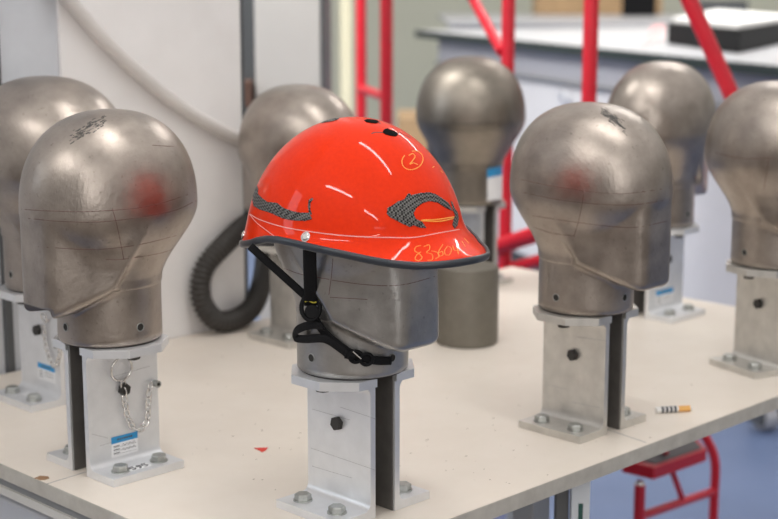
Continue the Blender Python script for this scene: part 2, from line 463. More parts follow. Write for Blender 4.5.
GRP_B = 'aluminium brackets under the headforms'
def bracket(px, py, yaw, label, m=ALU):
    t = thing('mounting_bracket', label, 'bracket', (px, py, TZ), yaw, GRP_B)
    g, ex, W, Hh, th, fl, fr = .0145, .069, .0525, .155, .0075, .0095, .009
    for s in (-1, 1):
        bm = bmesh.new()
        # L + top profile in xz extruded along y
        prof = [(g, .0002), (ex, .0002), (ex, fl), (g + th + fr, fl)]
        for k in range(1, 6):
            a = pi / 2 * k / 5; prof.append((g + th + fr - fr * math.sin(a), fl + fr - fr * math.cos(a)))
        zt_ = Hh - fl
        prof += [(g + th, zt_ - fr)]
        for k in range(1, 6):
            a = pi / 2 * k / 5; prof.append((g + th + fr - fr * math.cos(a), zt_ - fr + fr * math.sin(a)))
        prof += [(g, zt_)]
        Wb = .0495
        a_ = [bm.verts.new((s * x, -Wb, z)) for x, z in prof]; b_ = [bm.verts.new((s * x, Wb, z)) for x, z in prof]
        bm.faces.new(a_); bm.faces.new(b_[::-1])
        for i in range(len(prof)):
            j = (i + 1) % len(prof); bm.faces.new((a_[i], a_[j], b_[j], b_[i]))
        oct_ = [(g, -W), (.041, -W), (ex, -.022), (ex, .022), (.041, W), (g, W)]
        prism(bm, [(s * x, y) for x, y in oct_], zt_ - .0001, Hh)
        ch = obj('channel', bm, m, t, smooth=30, bevel=.0008)
        for y in (-.027, .027):
            hb = bmesh.new(); cyl(hb, (s * .050, y, fl), (s * .050, y, fl + .0015), .0105, 24); obj('washer', hb, BOLT, ch)
            hb = bmesh.new(); hexbolt(hb, (s * .050, y, fl + .0015), (0, 0, 1), .0092, .0065); obj('hex_bolt', hb, BOLT, ch)
        hb = bmesh.new(); box(hb, s * (g - .0015), s * (g - .0001), -.047, .047, .0005, Hh - .002); obj('gap_shade', hb, GAPSHADE, ch, label='added dark plate standing in for the shade inside the gap')  # added dark plate imitates shade between the two webs
        hb = bmesh.new(); hexbolt(hb, (s * (g + th), .0, .0965), (s, 0, 0), .0078, .006); obj('hex_bolt', hb, BLACKB, ch, label='black hex bolt')
        hb = bmesh.new(); hexbolt(hb, (s * .044, 0, zt_), (0, 0, -1), .0085, .009); obj('hex_bolt', hb, BLACKB, ch, label='black hex bolt')
    # dark ring under the neck
    hb = bmesh.new(); cyl(hb, (0, 0, Hh), (0, 0, ZB), .057, 48); obj('spacer_ring', hb, BLACKB, t, label='thin black ring')
    return t


D2R = math.radians
# name: x, y, head yaw, bracket yaw
SPOT = dict(
    helmet=(-.0390, 1.5668, D2R(-45), D2R(45)),
    right=(.2495, 1.8585, D2R(-45), D2R(45)),
    left=(-.3247, 1.7001, D2R(225), D2R(-45)),
    leftback=(-.4590, 1.9920, D2R(-45), D2R(45)),
    boardback=(-.1400, 2.3300, D2R(135), D2R(45)),
    darkback=(.1487, 2.7656 - .03, D2R(120), D2R(45)),
    rightback=(.4535, 2.500, D2R(45), D2R(-45)),
    rightedge=(.5600, 2.1500, D2R(-56), D2R(29)),
)
# the table's far corner must lie beyond the dark headform
BR = {}
BR['helmet'] = bracket(*SPOT['helmet'][:2], SPOT['helmet'][3], 'silver bracket carrying the headform with the orange helmet')
BR['right'] = bracket(*SPOT['right'][:2], SPOT['right'][3], 'bracket nearest the right front table edge, between orange helmet and paper tube', ALUW)
BR['left'] = bracket(*SPOT['left'][:2], SPOT['left'][3], 'silver bracket at the left front with ring, chain and 595 sticker')
BR['leftback'] = bracket(*SPOT['leftback'][:2], SPOT['leftback'][3], 'silver bracket with a small chain behind the front left one, cut by the photo edge')
BR['boardback'] = bracket(*SPOT['boardback'][:2], SPOT['boardback'][3], 'bracket beside the black hose loop, half hidden behind the helmet headform', ALUW)
BR['darkback'] = bracket(*SPOT['darkback'][:2], SPOT['darkback'][3], 'bracket under the darkest headform, standing behind the olive grey cylinder', ALUW)
BR['rightback'] = bracket(*SPOT['rightback'][:2], SPOT['rightback'][3], 'bracket with blue and white label behind the right front headform')
BR['rightedge'] = bracket(*SPOT['rightedge'][:2], SPOT['rightedge'][3], 'bracket at the right photo edge beyond the paper tube', ALUW)

HD = {}
def hf(k, label, **kw):
    x, y, hy, _ = SPOT[k]; HD[k] = headform(x, y, hy, label, **kw)
hf('left', 'large worn metal headform at the left front, over the chained bracket, facing left', xf=.099, xc=-.006, scale=1.02)
hf('right', 'worn metal headform at the right front with dark smudge on its crown', xf=.109, a=.110, xc=.002)
hf('helmet', 'grey metal headform wearing the orange helmet', m=STEELG, scale=.96, xf=.103, a=.098, bb_=.078, xc=.004)
hf('leftback', 'metal headform partly cut off at the left photo edge, behind the large left one', scale=1.09, a=.122, bb_=.104, xc=.006)
hf('boardback', 'metal headform against the white board, behind the orange helmet', scale=.95)
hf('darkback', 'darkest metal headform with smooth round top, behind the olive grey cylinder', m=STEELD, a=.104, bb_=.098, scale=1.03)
hf('rightback', 'shiny metal headform behind the two right ones, facing away', scale=1.05)
hf('rightedge', 'metal headform cut off by the right photo edge', scale=1.02, a=.114, bb_=.090)
bpy.context.view_layer.update()


# ------------------------------------------------------------------ projecting marks onto real surfaces
class Surf:
    def __init__(s, o):
        me = o.data; s.o = o; s.M = o.matrix_world.copy(); s.Mi = s.M.inverted()
        s.bvh = BVHTree.FromPolygons([v.co.copy() for v in me.vertices], [tuple(p.vertices) for p in me.polygons])
    def hit(s, x, y):
        o_ = s.Mi @ CAM; d = (s.Mi.to_3x3() @ ray(x, y)).normalized()
        p, n, i, dist = s.bvh.ray_cast(o_, d)
        if p is None: return None, None
        if n.dot(d) > 0: n = -n
        return p, n


def stroke(surf, pts, name, m, width=.0005, parent=None, off=0.0, sub=6, label=None):
    path = smooth_path([Vector((x, y, 0)) for x, y in pts], sub)
    P, N = [], []
    for q in path:
        p, n = surf.hit(q.x, q.y)
        if p is not None: P.append(p + n * off); N.append(n)
    if len(P) < 2: return None
    bm = bmesh.new(); sweep(bm, P, width, 6, ry=.00025, up=N)
    return obj(name, bm, m, parent or surf.o, smooth='all', label=label)


def inside(x, y, poly):
    c = False; n = len(poly)
    for i in range(n):
        x1, y1 = poly[i]; x2, y2 = poly[i - 1]
        if (y1 > y) != (y2 > y) and x < (x2 - x1) * (y - y1) / (y2 - y1) + x1: c = not c
    return c


def patch(surf, poly, name, m, step=.5, off=.0004, label=None, parent=None):
    xs = [p[0] for p in poly]; ys = [p[1] for p in poly]; g = {}
    bm = bmesh.new(); x0, y0 = min(xs), min(ys)
    def vert(i, j):
        if (i, j) not in g:
            p, n = surf.hit(x0 + i * step, y0 + j * step); g[(i, j)] = bm.verts.new(p + n * off) if p is not None else None
        return g[(i, j)]
    for i in range(int((max(xs) - x0) / step) + 1):
        for j in range(int((max(ys) - y0) / step) + 1):
            if inside(x0 + (i + .5) * step, y0 + (j + .5) * step, poly):
                q = [vert(i, j), vert(i + 1, j), vert(i + 1, j + 1), vert(i, j + 1)]
                if all(v is not None for v in q): bm.faces.new(q)
    o = obj(name, bm, m, parent or surf.o, smooth='all', label=label)
    so = o.modifiers.new('thick', 'SOLIDIFY'); so.thickness = .0003; so.offset = 0
    return o


def zmap(ox, oy, k, pts): return [(ox + x * k, oy + y * k) for x, y in pts]


sR = Surf(HD['right']); sL = Surf(HD['left']); sH = Surf(HD['helmet'])
for pts in ([(60, 232), (160, 252), (300, 268), (424, 255)], [(62, 262), (180, 285), (320, 295), (424, 282)], [(100, 320), (200, 335), (330, 348), (417, 333)], [(105, 348), (150, 362), (200, 368)], [(222, 262), (212, 320), (198, 370)]):
    stroke(sR, zmap(490, 80, .424, pts), 'pencil_line', PENCIL, .00035)
for pts in ([(50, 352), (120, 356), (220, 357), (350, 345), (460, 312)], [(52, 372), (150, 381), (260, 380), (400, 358), (462, 332)], [(90, 440), (220, 447), (330, 435), (430, 410)], [(250, 470), (290, 470), (380, 455), (425, 438)], [(265, 350), (278, 400), (292, 470)]):
    stroke(sL, zmap(0, 60, .424, pts), 'pencil_line', PENCIL, .00035)
stroke(sL, zmap(0, 60, .424, [(360, 201), (410, 204)]), 'pencil_line', PENCIL, .0003)
for pts in ([(238, 184), (400, 205), (560, 205), (738, 158)], [(242, 85), (236, 160), (224, 250)], [(20, 130), (100, 158), (225, 180)], [(230, 262), (400, 272)]):
    stroke(sH, zmap(280, 240, .2185, pts), 'pencil_line', PENCIL, .00035)
sE = Surf(HD['rightedge'])
for pts in ([(705, 150), (740, 158), (776, 158)], [(769, 156), (764, 190)]): stroke(sE, pts, 'pencil_line', PENCIL, .0004)
sD = Surf(HD['darkback'])
for pts in ([(424, 118), (460, 124), (500, 122)], [(424, 126), (460, 131), (500, 129)]): stroke(sD, pts, 'pencil_line', mat('dark_pencil', (.05, .045, .04), .6), .0006)
# crown scuffs: short irregular strokes
for (cx_, cy_, ax, ay, n_) in ((612, 118, 11, 8, 80), (86, 130, 17, 8, 70)):
    sf = sR if cx_ > 300 else sL
    dx, dy = (1, .75) if cx_ > 300 else (1, -.55)
    bmj = bmesh.new()
    for k in range(n_):
        t0 = random.uniform(-1, 1); o1 = random.gauss(0, 2.6 if cx_ > 300 else 3.2); L_ = random.uniform(1.5, 5)
        x, y = cx_ + t0 * ax, cy_ + t0 * ax * dy + o1
        path = []
        N = []
        for q in range(6):
            p, n = sf.hit(x + dx * L_ * q / 5 + random.uniform(-.4, .4), y + dy * L_ * q / 5 + random.uniform(-.4, .4))
            if p is not None: path.append(p); N.append(n)
        if len(path) > 2: sweep(bmj, path, random.uniform(.0003, .0008), 6, ry=.0002, up=N)
    o = obj('crown_scuffs', bmj, SCUFF, sf.o, smooth='all', label='dark scuff marks on the crown'); o['kind'] = 'stuff'

# ------------------------------------------------------------------ orange helmet
hx, hy_, hyaw, _ = SPOT['helmet']
ZE, ZT, RAa, RBb, HC = .130, .268, .131, .106, .006
def lerp_tab(tb, a):
    a = abs(a)
    for (a0, v0), (a1, v1) in zip(tb, tb[1:]):
        if a <= a1:
            t_ = (a - a0) / (a1 - a0); return v0 + (v1 - v0) * t_
    return tb[-1][1]
def zrim(th): return lerp_tab([(0, .140), (20, .1375), (30, .1392), (40, .1427), (50, .1463), (60, .1492), (70, .151), (80, .1524), (90, .1528), (100, .151), (110, .1465), (120, .1405), (130, .1362), (140, .133), (160, .126), (180, .118)], math.degrees(th))
def flare(th): return lerp_tab([(0, .044), (10, .0390), (20, .0285), (32, .0155), (45, .0095), (60, .0080), (75, .0050), (95, .0035), (120, .0035), (150, .005), (180, .006)], math.degrees(th))
def hpoint(th, k, inset=0.0):
    """k 0..1 : crown to rim"""
    R = 1 / math.sqrt((math.cos(th) / (.123 if math.cos(th) > 0 else RAa)) ** 2 + (math.sin(th) / RBb) ** 2)
    zr = zrim(th)
    z_top = ZT
    if k < .72:
        a = k / .72 * math.radians(62); s, c = math.sin(a), math.cos(a)
        r = R * s; z = ZE + (ZT - ZE) * c
    else:
        zs = ZE + (ZT - ZE) * math.cos(math.radians(62)); q = (k - .72) / .28
        z = zs + (zr - zs) * q
        cz = (z - ZE) / (ZT - ZE); r = R * math.sqrt(max(0, 1 - cz * cz))
    zf = max(.172, zr + .018)
    if z < zf:
        r += flare(th) * ((zf - z) / (zf - zr)) ** 3.0
    r -= inset
    return Vector((HC + r * math.cos(th), r * math.sin(th), z - inset * (1 - k)))
def shell(inset, kmax=1.0):
    bm = bmesh.new(); NT, NK = 160, 72; V = []
    for j in range(1, NK + 1):
        V.append([bm.verts.new(hpoint(((2 * pi * i / NT + pi) % (2 * pi)) - pi, j / NK * kmax, inset)) for i in range(NT)])
    for A_, B_ in zip(V, V[1:]):
        for i in range(NT): bm.faces.new((A_[i], A_[(i + 1) % NT], B_[(i + 1) % NT], B_[i]))
    top = bm.verts.new((HC, 0, ZT - inset))
    for i in range(NT): bm.faces.new((V[0][i], V[0][(i + 1) % NT], top))
    return bm
helm = thing('bicycle_helmet', 'glossy orange-red helmet with peak and black rim on the middle headform', 'helmet', (hx, hy_, TZ + ZB), hyaw)
sh = obj('shell', shell(0), HEL, helm, smooth='all')
bpy.context.view_layer.update()
SH = Surf(sh)
so = sh.modifiers.new('thick', 'SOLIDIFY'); so.thickness = .0025; so.offset = -1
ln = obj('liner', shell(.0045, .90), mat('liner_black', (.03, .03, .032), .8), helm, smooth='all'); so = ln.modifiers.new('thick', 'SOLIDIFY'); so.thickness = .004; so.offset = 0
bm = bmesh.new(); sweep(bm, [hpoint(((2 * pi * i / 160 + pi) % (2 * pi)) - pi, 1.0) - Vector((0, 0, .001)) for i in range(160)], .0026, 10, closed=True, ry=.0040, up=Vector((0, 0, 1)))
obj('rim_trim', bm, mat('rim_rubber', (.03, .035, .045), .32), helm, smooth='all', label='black rubber trim')
# stripped patches where the carbon weave shows
k2 = .2890
LP = zmap(240, 110, k2, [(58, 255), (64, 275), (62, 290), (78, 305), (95, 318), (130, 322), (150, 338), (180, 350), (215, 356), (240, 355), (250, 378), (225, 384), (185, 382), (150, 376), (120, 362), (95, 352), (70, 345), (48, 332), (44, 310), (48, 285)])
patch(SH, LP, 'bare_patch', CARBON, label='left dark woven patch in the orange shell')
patch(SH, zmap(240, 110, k2, [(238, 312), (250, 304), (254, 308), (244, 322), (244, 345), (250, 362), (240, 360), (236, 335)]), 'bare_patch', CARBON, .25, label='thin dark chip above the left patch')
RP = zmap(370, 130, k2, [(60, 270), (75, 262), (95, 248), (118, 240), (130, 222), (136, 218), (142, 226), (175, 218), (205, 216), (225, 222), (248, 236), (270, 252), (285, 280), (262, 270), (235, 252), (205, 246), (180, 254), (160, 270), (150, 288), (158, 308), (180, 318), (194, 338), (172, 338), (150, 330), (138, 336), (120, 328), (100, 318), (85, 310), (68, 302), (58, 290)])
patch(SH, RP, 'bare_patch', CARBON, label='curved dark woven patch on the right front')
patch(SH, zmap(370, 130, k2, [(278, 245), (284, 250), (292, 272), (302, 285), (306, 305), (302, 330), (292, 342), (284, 328), (288, 310), (294, 296), (286, 278)]), 'bare_patch', CARBON, .25, label='narrow dark patch by the peak')
k3 = .1542
patch(SH, zmap(330, 105, k3, [(-10, 92), (40, 86), (60, 88), (50, 96), (20, 106), (-20, 112), (-60, 120), (-50, 112)]), 'bare_patch', CARBON, .2, label='thin dark patch on the crown')
# vents
for poly, lb in (([(222, 102), (240, 94), (270, 95), (305, 102), (318, 112), (300, 120), (265, 118), (235, 112)], 'rear crown vent'), ([(342, 172), (352, 160), (375, 152), (385, 162), (412, 168), (436, 182), (440, 196), (425, 205), (395, 202), (360, 192), (344, 182)], 'front crown vent')):
    patch(SH, zmap(330, 105, k3, poly), 'vent', mat('vent_black', (.006, .006, .006), .8, spec=.05), .2, label=lb)
for pts in ([(270, 186), (290, 178), (345, 178)], [(436, 178), (470, 186), (520, 210)], [(310, 108), (330, 124)]):
    stroke(SH, zmap(330, 105, k3, pts), 'chipped_mark', SCUFF, .0007)
# pencil line, hand writing, rivets
stroke(SH, zmap(240, 110, k2, [(34, 360), (70, 380), (150, 405), (250, 422), (350, 434), (450, 440)]) + zmap(370, 130, k2, [(60, 372), (150, 372), (230, 358), (310, 344)]), 'white_line', WPENCIL, .0005)
stroke(SH, zmap(240, 110, k2, [(34, 362), (60, 392), (110, 430), (135, 448)]), 'white_line', WPENCIL, .0004)
circ = [(147 + 36 * math.cos(a) - 6 * math.sin(a), 105 + 36 * math.sin(a) * .9) for a in [pi * 1.18 - i * pi * 1.75 / 14 for i in range(15)]]
stroke(SH, zmap(370, 130, k2, circ), 'ring_mark', OINK, .00055)
stroke(SH, zmap(370, 130, k2, [(134, 88), (148, 82), (156, 92), (146, 108), (138, 118), (150, 114), (166, 120)]), 'handwritten_numeral', OINK, .00055)
for pts in ([(176, 400), (160, 404), (155, 418), (170, 428), (180, 442), (168, 452), (156, 446), (162, 432), (176, 422)],
            [(186, 404), (204, 398), (206, 412), (196, 424), (214, 430), (216, 448), (200, 452)],
            [(212, 418), (232, 424), (238, 438), (226, 446)], [(252, 396), (238, 420), (240, 436), (252, 432), (250, 420), (240, 424)],
            [(268, 402), (258, 418), (262, 432), (276, 430), (282, 412), (272, 402)],
            [(286, 400), (292, 416), (310, 418)], [(300, 402), (306, 430)], [(318, 384), (330, 404)], [(326, 374), (342, 392)]):
    stroke(SH, zmap(370, 130, k2, pts), 'handwritten_numeral', OINK, .00038)
for pts in ([(178, 312), (230, 310), (298, 300)], [(176, 314), (240, 316), (290, 306)]): stroke(SH, zmap(370, 130, k2, pts), 'orange_stroke', OINK, .0007)
for pts in ([(216, 130), (222, 126)], [(244, 140), (252, 148)]): stroke(SH, zmap(370, 130, k2, pts), 'orange_stroke', OINK, .0005)
for (x, y, r) in ((306, 237, .0052), (243.8, 235, .0045)):
    p, n = SH.hit(x, y)
    if p is None: continue
    bm = bmesh.new(); cyl(bm, p - n * .001, p + n * .0012, r, 24); cyl(bm, p + n * .0012, p + n * .0022, r * .85, 24, r * .55)
    obj('rivet', bm, CHROME, helm, smooth=30)

# straps
Mi = helm.matrix_basis.inverted()
def on_head(x, y, off=.004):
    p, n = sH.hit(x, y)
    if p is None: return None, None
    p = Vector((p.x, p.y, p.z * .96)); return p + n * off, n
def strap(pts, hw_, th_=.0009, name='strap', **k):
    P, N = [], []
    for q in pts:
        P.append(q[0]); N.append(q[1])
    PP = smooth_path(P, 8); NN = smooth_path(N, 8)
    bm = bmesh.new(); sweep(bm, PP, hw_, 8, ry=th_, up=[n.normalized() for n in NN]); return obj(name, bm, WEB, helm, smooth='all', **k)
bk, nb_ = on_head(315, 303, .007)
nb_ = ((Mi @ CAM) - bk).normalized()
def atk(x, y, base): # point on the plane through base facing the camera
    d = ray(x, y); v = Mi @ CAM; dl = (Mi.to_3x3() @ d).normalized(); n = (v - base).normalized()
    return v + dl * ((base - v).dot(n) / dl.dot(n))
r0, rn0 = SH.hit(309, 241)
a0 = atk(309.5, 246, r0 - rn0 * .010)
def lin(a, c, k): return [(a.lerp(c, i / k), nb_) for i in range(k + 1)]
strap(lin(a0, bk, 4), .0068, label='front side strap')
rb0, rbn = SH.hit(262, 232)
bk2 = atk(311, 301, bk + nb_ * .0012); a1 = atk(250, 246, rb0 - rbn * .012)
strap(lin(a1, bk2, 4), .0042, label='rear side strap')
# strap divider: ring + black disc with yellow tag
bm = bmesh.new(); ux = nb_.cross(Vector((0, 0, 1))).normalized(); uy = ux.cross(nb_).normalized()
def bpt(x, y, z=0): return bk + ux * x + uy * y + nb_ * z
if (ux.dot(Mi.to_3x3() @ Vector((1, 0, 0)))) < 0: ux = -ux
sweep(bm, [bpt(.0095 * math.cos(a), -.002 + .013 * math.sin(a), .003) for a in [2 * pi * i / 28 for i in range(28)]], .0024, 8, closed=True)
dv = obj('strap_divider', bm, BLACKP, helm, smooth='all')
bm = bmesh.new(); cyl(bm, bpt(.001, -.006, .001), bpt(.001, -.006, .0055), .0075, 24, .0068); obj('cap', bm, BLACKP, dv, smooth=30)
bm = bmesh.new(); sweep(bm, [bpt(-.006 + .012 * i / 6, .004 + .001 * math.sin(i), .0045) for i in range(7)], .0009, 6); obj('yellow_thread', bm, mat('yellow_thread', (.42, .36, .03), .6), dv)
# looped tail and chin strap running under the jaw
def hp(x, y, off=.004):
    p, n = on_head(x, y, off); return (p, n)
strap([hp(317, 312, .006), hp(322, 326, .004), hp(332, 338, .004), hp(345, 349, .004), hp(352, 353, .006)], .0050, label='chin strap')
strap([hp(330, 322, .009), hp(318, 323, .010), hp(306, 328, .010), hp(302, 336, .009), hp(309, 338, .007), hp(328, 337, .009), hp(342, 347, .007), hp(349, 353, .007)], .0044, label='looped strap tail')
strap([hp(346, 352, .009), hp(360, 355, .009), hp(374, 359, .007), hp(388, 359.5, .006)], .0046, label='chin strap end')
p1_, n1_ = hp(352, 353, .012)
bm = bmesh.new(); p2_, n2_ = hp(372, 359, .010)
dirb = (p2_ - p1_).normalized(); sid = dirb.cross(n1_).normalized()
for k_ in range(2):
    c0 = p1_ + dirb * (.004 + .012 * k_)
    sweep(bm, [c0 + dirb * (.0065 * math.cos(a)) + sid * (.0060 * math.sin(a)) for a in [2 * pi * i / 20 for i in range(20)]], .0019, 8, closed=True)
cyl(bm, p1_ - dirb * .004 + sid * .0, p1_ + dirb * .002, .004, 12)
obj('chin_buckle', bm, BLACKP, helm, smooth=50)
bm = bmesh.new(); cyl(bm, p1_ + sid * -.0055 + n1_ * .003 - dirb * .001, p1_ + sid * .0 + n1_ * .0035 + dirb * .010, .0008, 8); obj('buckle_pin', bm, CHROME, helm)


# ------------------------------------------------------------------ labels, chains, stickers (local bracket frame)
FONT = {'5': [[(1, 1), (.1, 1), (0, .55), (.6, .6), (1, .3), (.6, 0), (0, .08)]], '9': [[(.95, .6), (.5, .45), (.05, .7), (.4, 1), (.95, .85), (.9, .35), (.5, 0), (.15, .05)]]}
def flat(bm, o, X, Y, x0, x1, y0, y1, n, h=.0003):
    vs = [o + X * a + Y * c + n * d for d in (0, h) for a, c in ((x0, y0), (x1, y0), (x1, y1), (x0, y1))]
    v = [bm.verts.new(q) for q in vs]
    for f in ((3, 2, 1, 0), (4, 5, 6, 7), (0, 1, 5, 4), (1, 2, 6, 5), (2, 3, 7, 6), (3, 0, 4, 7)): bm.faces.new([v[i] for i in f])
def label_card(parent, o, X, Y, n, w_, h_, blue=.33):
    bm = bmesh.new(); flat(bm, o, X, Y, 0, w_, 0, h_, n); lb = obj('label', bm, WHITEL, parent, label='white and blue inspection label')
    bm = bmesh.new(); flat(bm, o, X, Y, 0, w_, h_ * (1 - blue), h_, n, .00045); obj('blue_band', bm, BLUEL, lb)
    bm = bmesh.new()
    for k in range(7): flat(bm, o, X, Y, w_ * (.22 + .085 * k), w_ * (.22 + .085 * k + .06), h_ * (1 - blue * .62), h_ * (1 - blue * .35), n, .0006)
    for j in range(3):
        y = h_ * (.50 - .17 * j)
        flat(bm, o, X, Y, w_ * .07, w_ * .30, y, y + h_ * .045, n, .0004)
        flat(bm, o, X, Y, w_ * .07, w_ * .95, y - h_ * .05, y - h_ * .04, n, .0004)
    for j in range(2):
        y = h_ * (.52 - .22 * j); pts = [o + X * w_ * (.40 + .05 * i) + Y * (y + h_ * .07 * math.sin(i * 2.3)) + n * .0005 for i in range(11)]
        sweep(bm, pts, .00025, 5)
    obj('print', bm, INK, lb)
    return lb


def chain(parent, pts, link=.0108, wire=.00105):
    path = smooth_path(pts, 24); L = [0]
    for a, b_ in zip(path, path[1:]): L.append(L[-1] + (b_ - a).length)
    n = int(L[-1] / (link * .78)); root = None
    for k in range(n):
        s = (k + .5) * L[-1] / n
        i = max(j for j in range(len(L)) if L[j] <= s); i = min(i, len(path) - 2)
        f = (s - L[i]) / max(1e-9, L[i + 1] - L[i]); c = path[i].lerp(path[i + 1], f); t_ = (path[i + 1] - path[i]).normalized()
        sd = t_.cross(Vector((1, 0, 0))).normalized() if k % 2 == 0 else Vector((1, .35, 0)).normalized()
        sd = (sd - t_ * sd.dot(t_)).normalized()
        bm = bmesh.new(); loop = []
        for q in range(20):
            a = 2 * pi * q / 20; loop.append(c + t_ * (link / 2 * math.cos(a)) + sd * (link * .30 * math.sin(a)))
        sweep(bm, loop, wire, 6, closed=True)
        obj('chain_link', bm, CHROME, parent, smooth='all')


bpy.context.view_layer.update()
def local_dir(t):
    return t.matrix_world.inverted()
def front_sign(t):   # which channel faces the camera
    d = t.matrix_world.to_3x3() @ Vector((1, 0, 0)); return -1 if d.dot(Vector((-t.location.x, -t.location.y, 0))) < 0 else 1
XF = .0145 + .0075
# left front: ring + chain + label + 595
def onweb(t, x, y, extra=0):
    """hit the front web plane of bracket t at this photo point, in local coords"""
    s = front_sign(t); Ml = t.matrix_world.inverted(); o_ = Ml @ CAM; d = Ml.to_3x3() @ ray(x, y)
    k = (s * (XF + extra) - o_.x) / d.x; return o_ + d * k
def onflange(t, x, y, z=.0096):
    Ml = t.matrix_world.inverted(); o_ = Ml @ CAM; d = Ml.to_3x3() @ ray(x, y); return o_ + d * ((z - o_.z) / d.z)
def chain_set(t, rc, rr, rt, cpts, stud):
    s = front_sign(t)
    c = onweb(t, *rc, .004); ra = []
    for a in range(28):
        q = 2 * pi * a / 28; ra.append(c + Vector((s * .0015 * math.sin(q), rr * math.cos(q), rr * math.sin(q))))
    bm = bmesh.new(); sweep(bm, ra, .0014, 8, closed=True); obj('split_ring', bm, CHROME, t, smooth='all')
    chain(t, [onweb(t, x, y, .0045) for x, y in cpts])
    p = onweb(t, *stud); bm = bmesh.new(); cyl(bm, p - Vector((s * .001, 0, 0)), p + Vector((s * .008, 0, 0)), .0042, 16)
    o = obj('stud', bm, BOLT, t, smooth=30)
    bm = bmesh.new(); cyl(bm, p + Vector((s * .0079, 0, 0)), p + Vector((s * .0083, 0, 0)), .0022, 12); obj('socket', bm, HOLE, o)
tL = BR['left']; sg = front_sign(tL)
chain_set(tL, (121.5, 369), .0142, 0, [(123, 381), (124, 392), (125, 404), (128, 418), (134, 428), (141, 429), (147, 420), (148, 405), (149, 392), (151, 383)], (154.5, 383))
def card_px(t, pll, pul, pur, plr):
    a, b_, c, d = (onweb(t, *q, .0002) for q in (pll, pul, pur, plr)); n = Vector((front_sign(t), 0, 0))
    X = (d - a); X.z = 0; X.x = 0; w_ = X.length; X.normalize(); h_ = ((b_ - a).z + (c - d).z) / 2
    a.x = front_sign(t) * XF
    return label_card(t, a, X, Vector((0, 0, 1)), n, w_, h_)
card_px(tL, (112, 458), (110, 438), (138, 431), (138, 451))
def sticker(t, px, w_, h_, digits=None):
    o = onflange(t, *px); s = front_sign(t); X = Vector((0, 1, 0)) * (1 if (t.matrix_world.to_3x3() @ Vector((0, 1, 0))).x > 0 else -1); Y = Vector((-s, 0, 0)); n = Vector((0, 0, 1))
    bm = bmesh.new(); flat(bm, o, X, Y, -w_ / 2, w_ / 2, -h_ / 2, h_ / 2, n); st = obj('sticker', bm, WHITEL, t, label='small white sticker')
    if digits:
        bm = bmesh.new()
        for i, ch_ in enumerate(digits):
            for st_ in FONT[ch_]:
                sweep(bm, [o + X * ((i - len(digits) / 2) * .0084 + .0008 + .0062 * x) + Y * (-.0044 + .0088 * y) + n * .0004 for x, y in st_], .0007, 6)
        obj('printed_number', bm, INK, st)
    return st
sticker(tL, (139, 467), .030, .012, '595')
tB = BR['leftback']
chain_set(tB, (44, 318), .006, 0, [(44, 326), (45, 338), (47, 350), (51, 362), (55, 366), (59, 358), (60, 348)], (60, 345))
card_px(tB, (38.5, 378), (37.5, 362), (53, 365), (55, 382)); sticker(tB, (30, 395), .024, .011)
tR = BR['rightback']
card_px(tR, (656, 306), (656, 292), (672.5, 287), (672.5, 302))
# little white tag above
p = onweb(tR, 665, 283, .0002); bm = bmesh.new(); flat(bm, p, Vector((0, 1, 0)), Vector((0, 0, 1)), -.005, .005, -.006, .006, Vector((front_sign(tR), 0, 0))); obj('tag', bm, WHITEL, tR, label='small white tag')
# label on the neck of the dark headform (wraps the round neck)
nk = HD['darkback']
def wrap(poly, m, off, name, par, lb=None): return patch(sD, poly, name, m, .5, off, label=lb, parent=par)
lb = wrap([(487, 177), (502, 174), (502, 199), (487, 201)], WHITEL, .0004, 'label', nk, 'white and blue inspection label on the neck')
l2 = wrap([(487, 169), (502, 166), (502, 175), (487, 178)], BLUEL, .0005, 'blue_band', nk)

SCR = mat('web_scratch', (.42, .42, .43), .5, .6)
for k_, lines_ in (('helmet', [((311, 448), (375, 470)), ((312, 409), (350, 420)), ((340, 407), (376, 419)), ((312, 466), (352, 478))]), ('right', [((578, 337), (606, 341)), ((548, 385), (566, 389)), ((572, 402), (600, 408))]), ('left', [((100, 446), (120, 440)), ((112, 377), (150, 366)), ((92, 434), (108, 438))])):
    t_ = BR[k_]; sg_ = front_sign(t_)
    for a_, c_ in lines_:
        bm = bmesh.new(); sweep(bm, [onweb(t_, *a_), onweb(t_, *c_)], .00022, 6); obj('scratch', bm, SCR, t_)

# ------------------------------------------------------------------ things on the table
cxy = (.1225, 2.296)
b = bmesh.new()
for (r, z), (r2, z2) in zip([(0, 0), (.046, 0), (.049, .003), (.049, .119), (.0475, .122)], [(.046, 0), (.049, .003), (.049, .119), (.0475, .122), (0, .122)]):
    n_ = 64
    A_ = [b.verts.new((r * math.cos(2 * pi * i / n_), r * math.sin(2 * pi * i / n_), z)) for i in range(n_)] if r else [b.verts.new((0, 0, z))]
    B_ = [b.verts.new((r2 * math.cos(2 * pi * i / n_), r2 * math.sin(2 * pi * i / n_), z2)) for i in range(n_)] if r2 else [b.verts.new((0, 0, z2))]
    for i in range(n_):
        if len(A_) == 1: b.faces.new((A_[0], B_[(i + 1) % n_], B_[i]))
        elif len(B_) == 1: b.faces.new((A_[i], A_[(i + 1) % n_], B_[0]))
        else: b.faces.new((A_[i], A_[(i + 1) % n_], B_[(i + 1) % n_], B_[i]))
bmesh.ops.remove_doubles(b, verts=b.verts, dist=1e-5)
tag(obj('steel_cylinder', b, CONC, smooth=30, loc=(*cxy, TZ)), 'plain olive grey cylinder standing behind the helmet peak', 'cylinder')

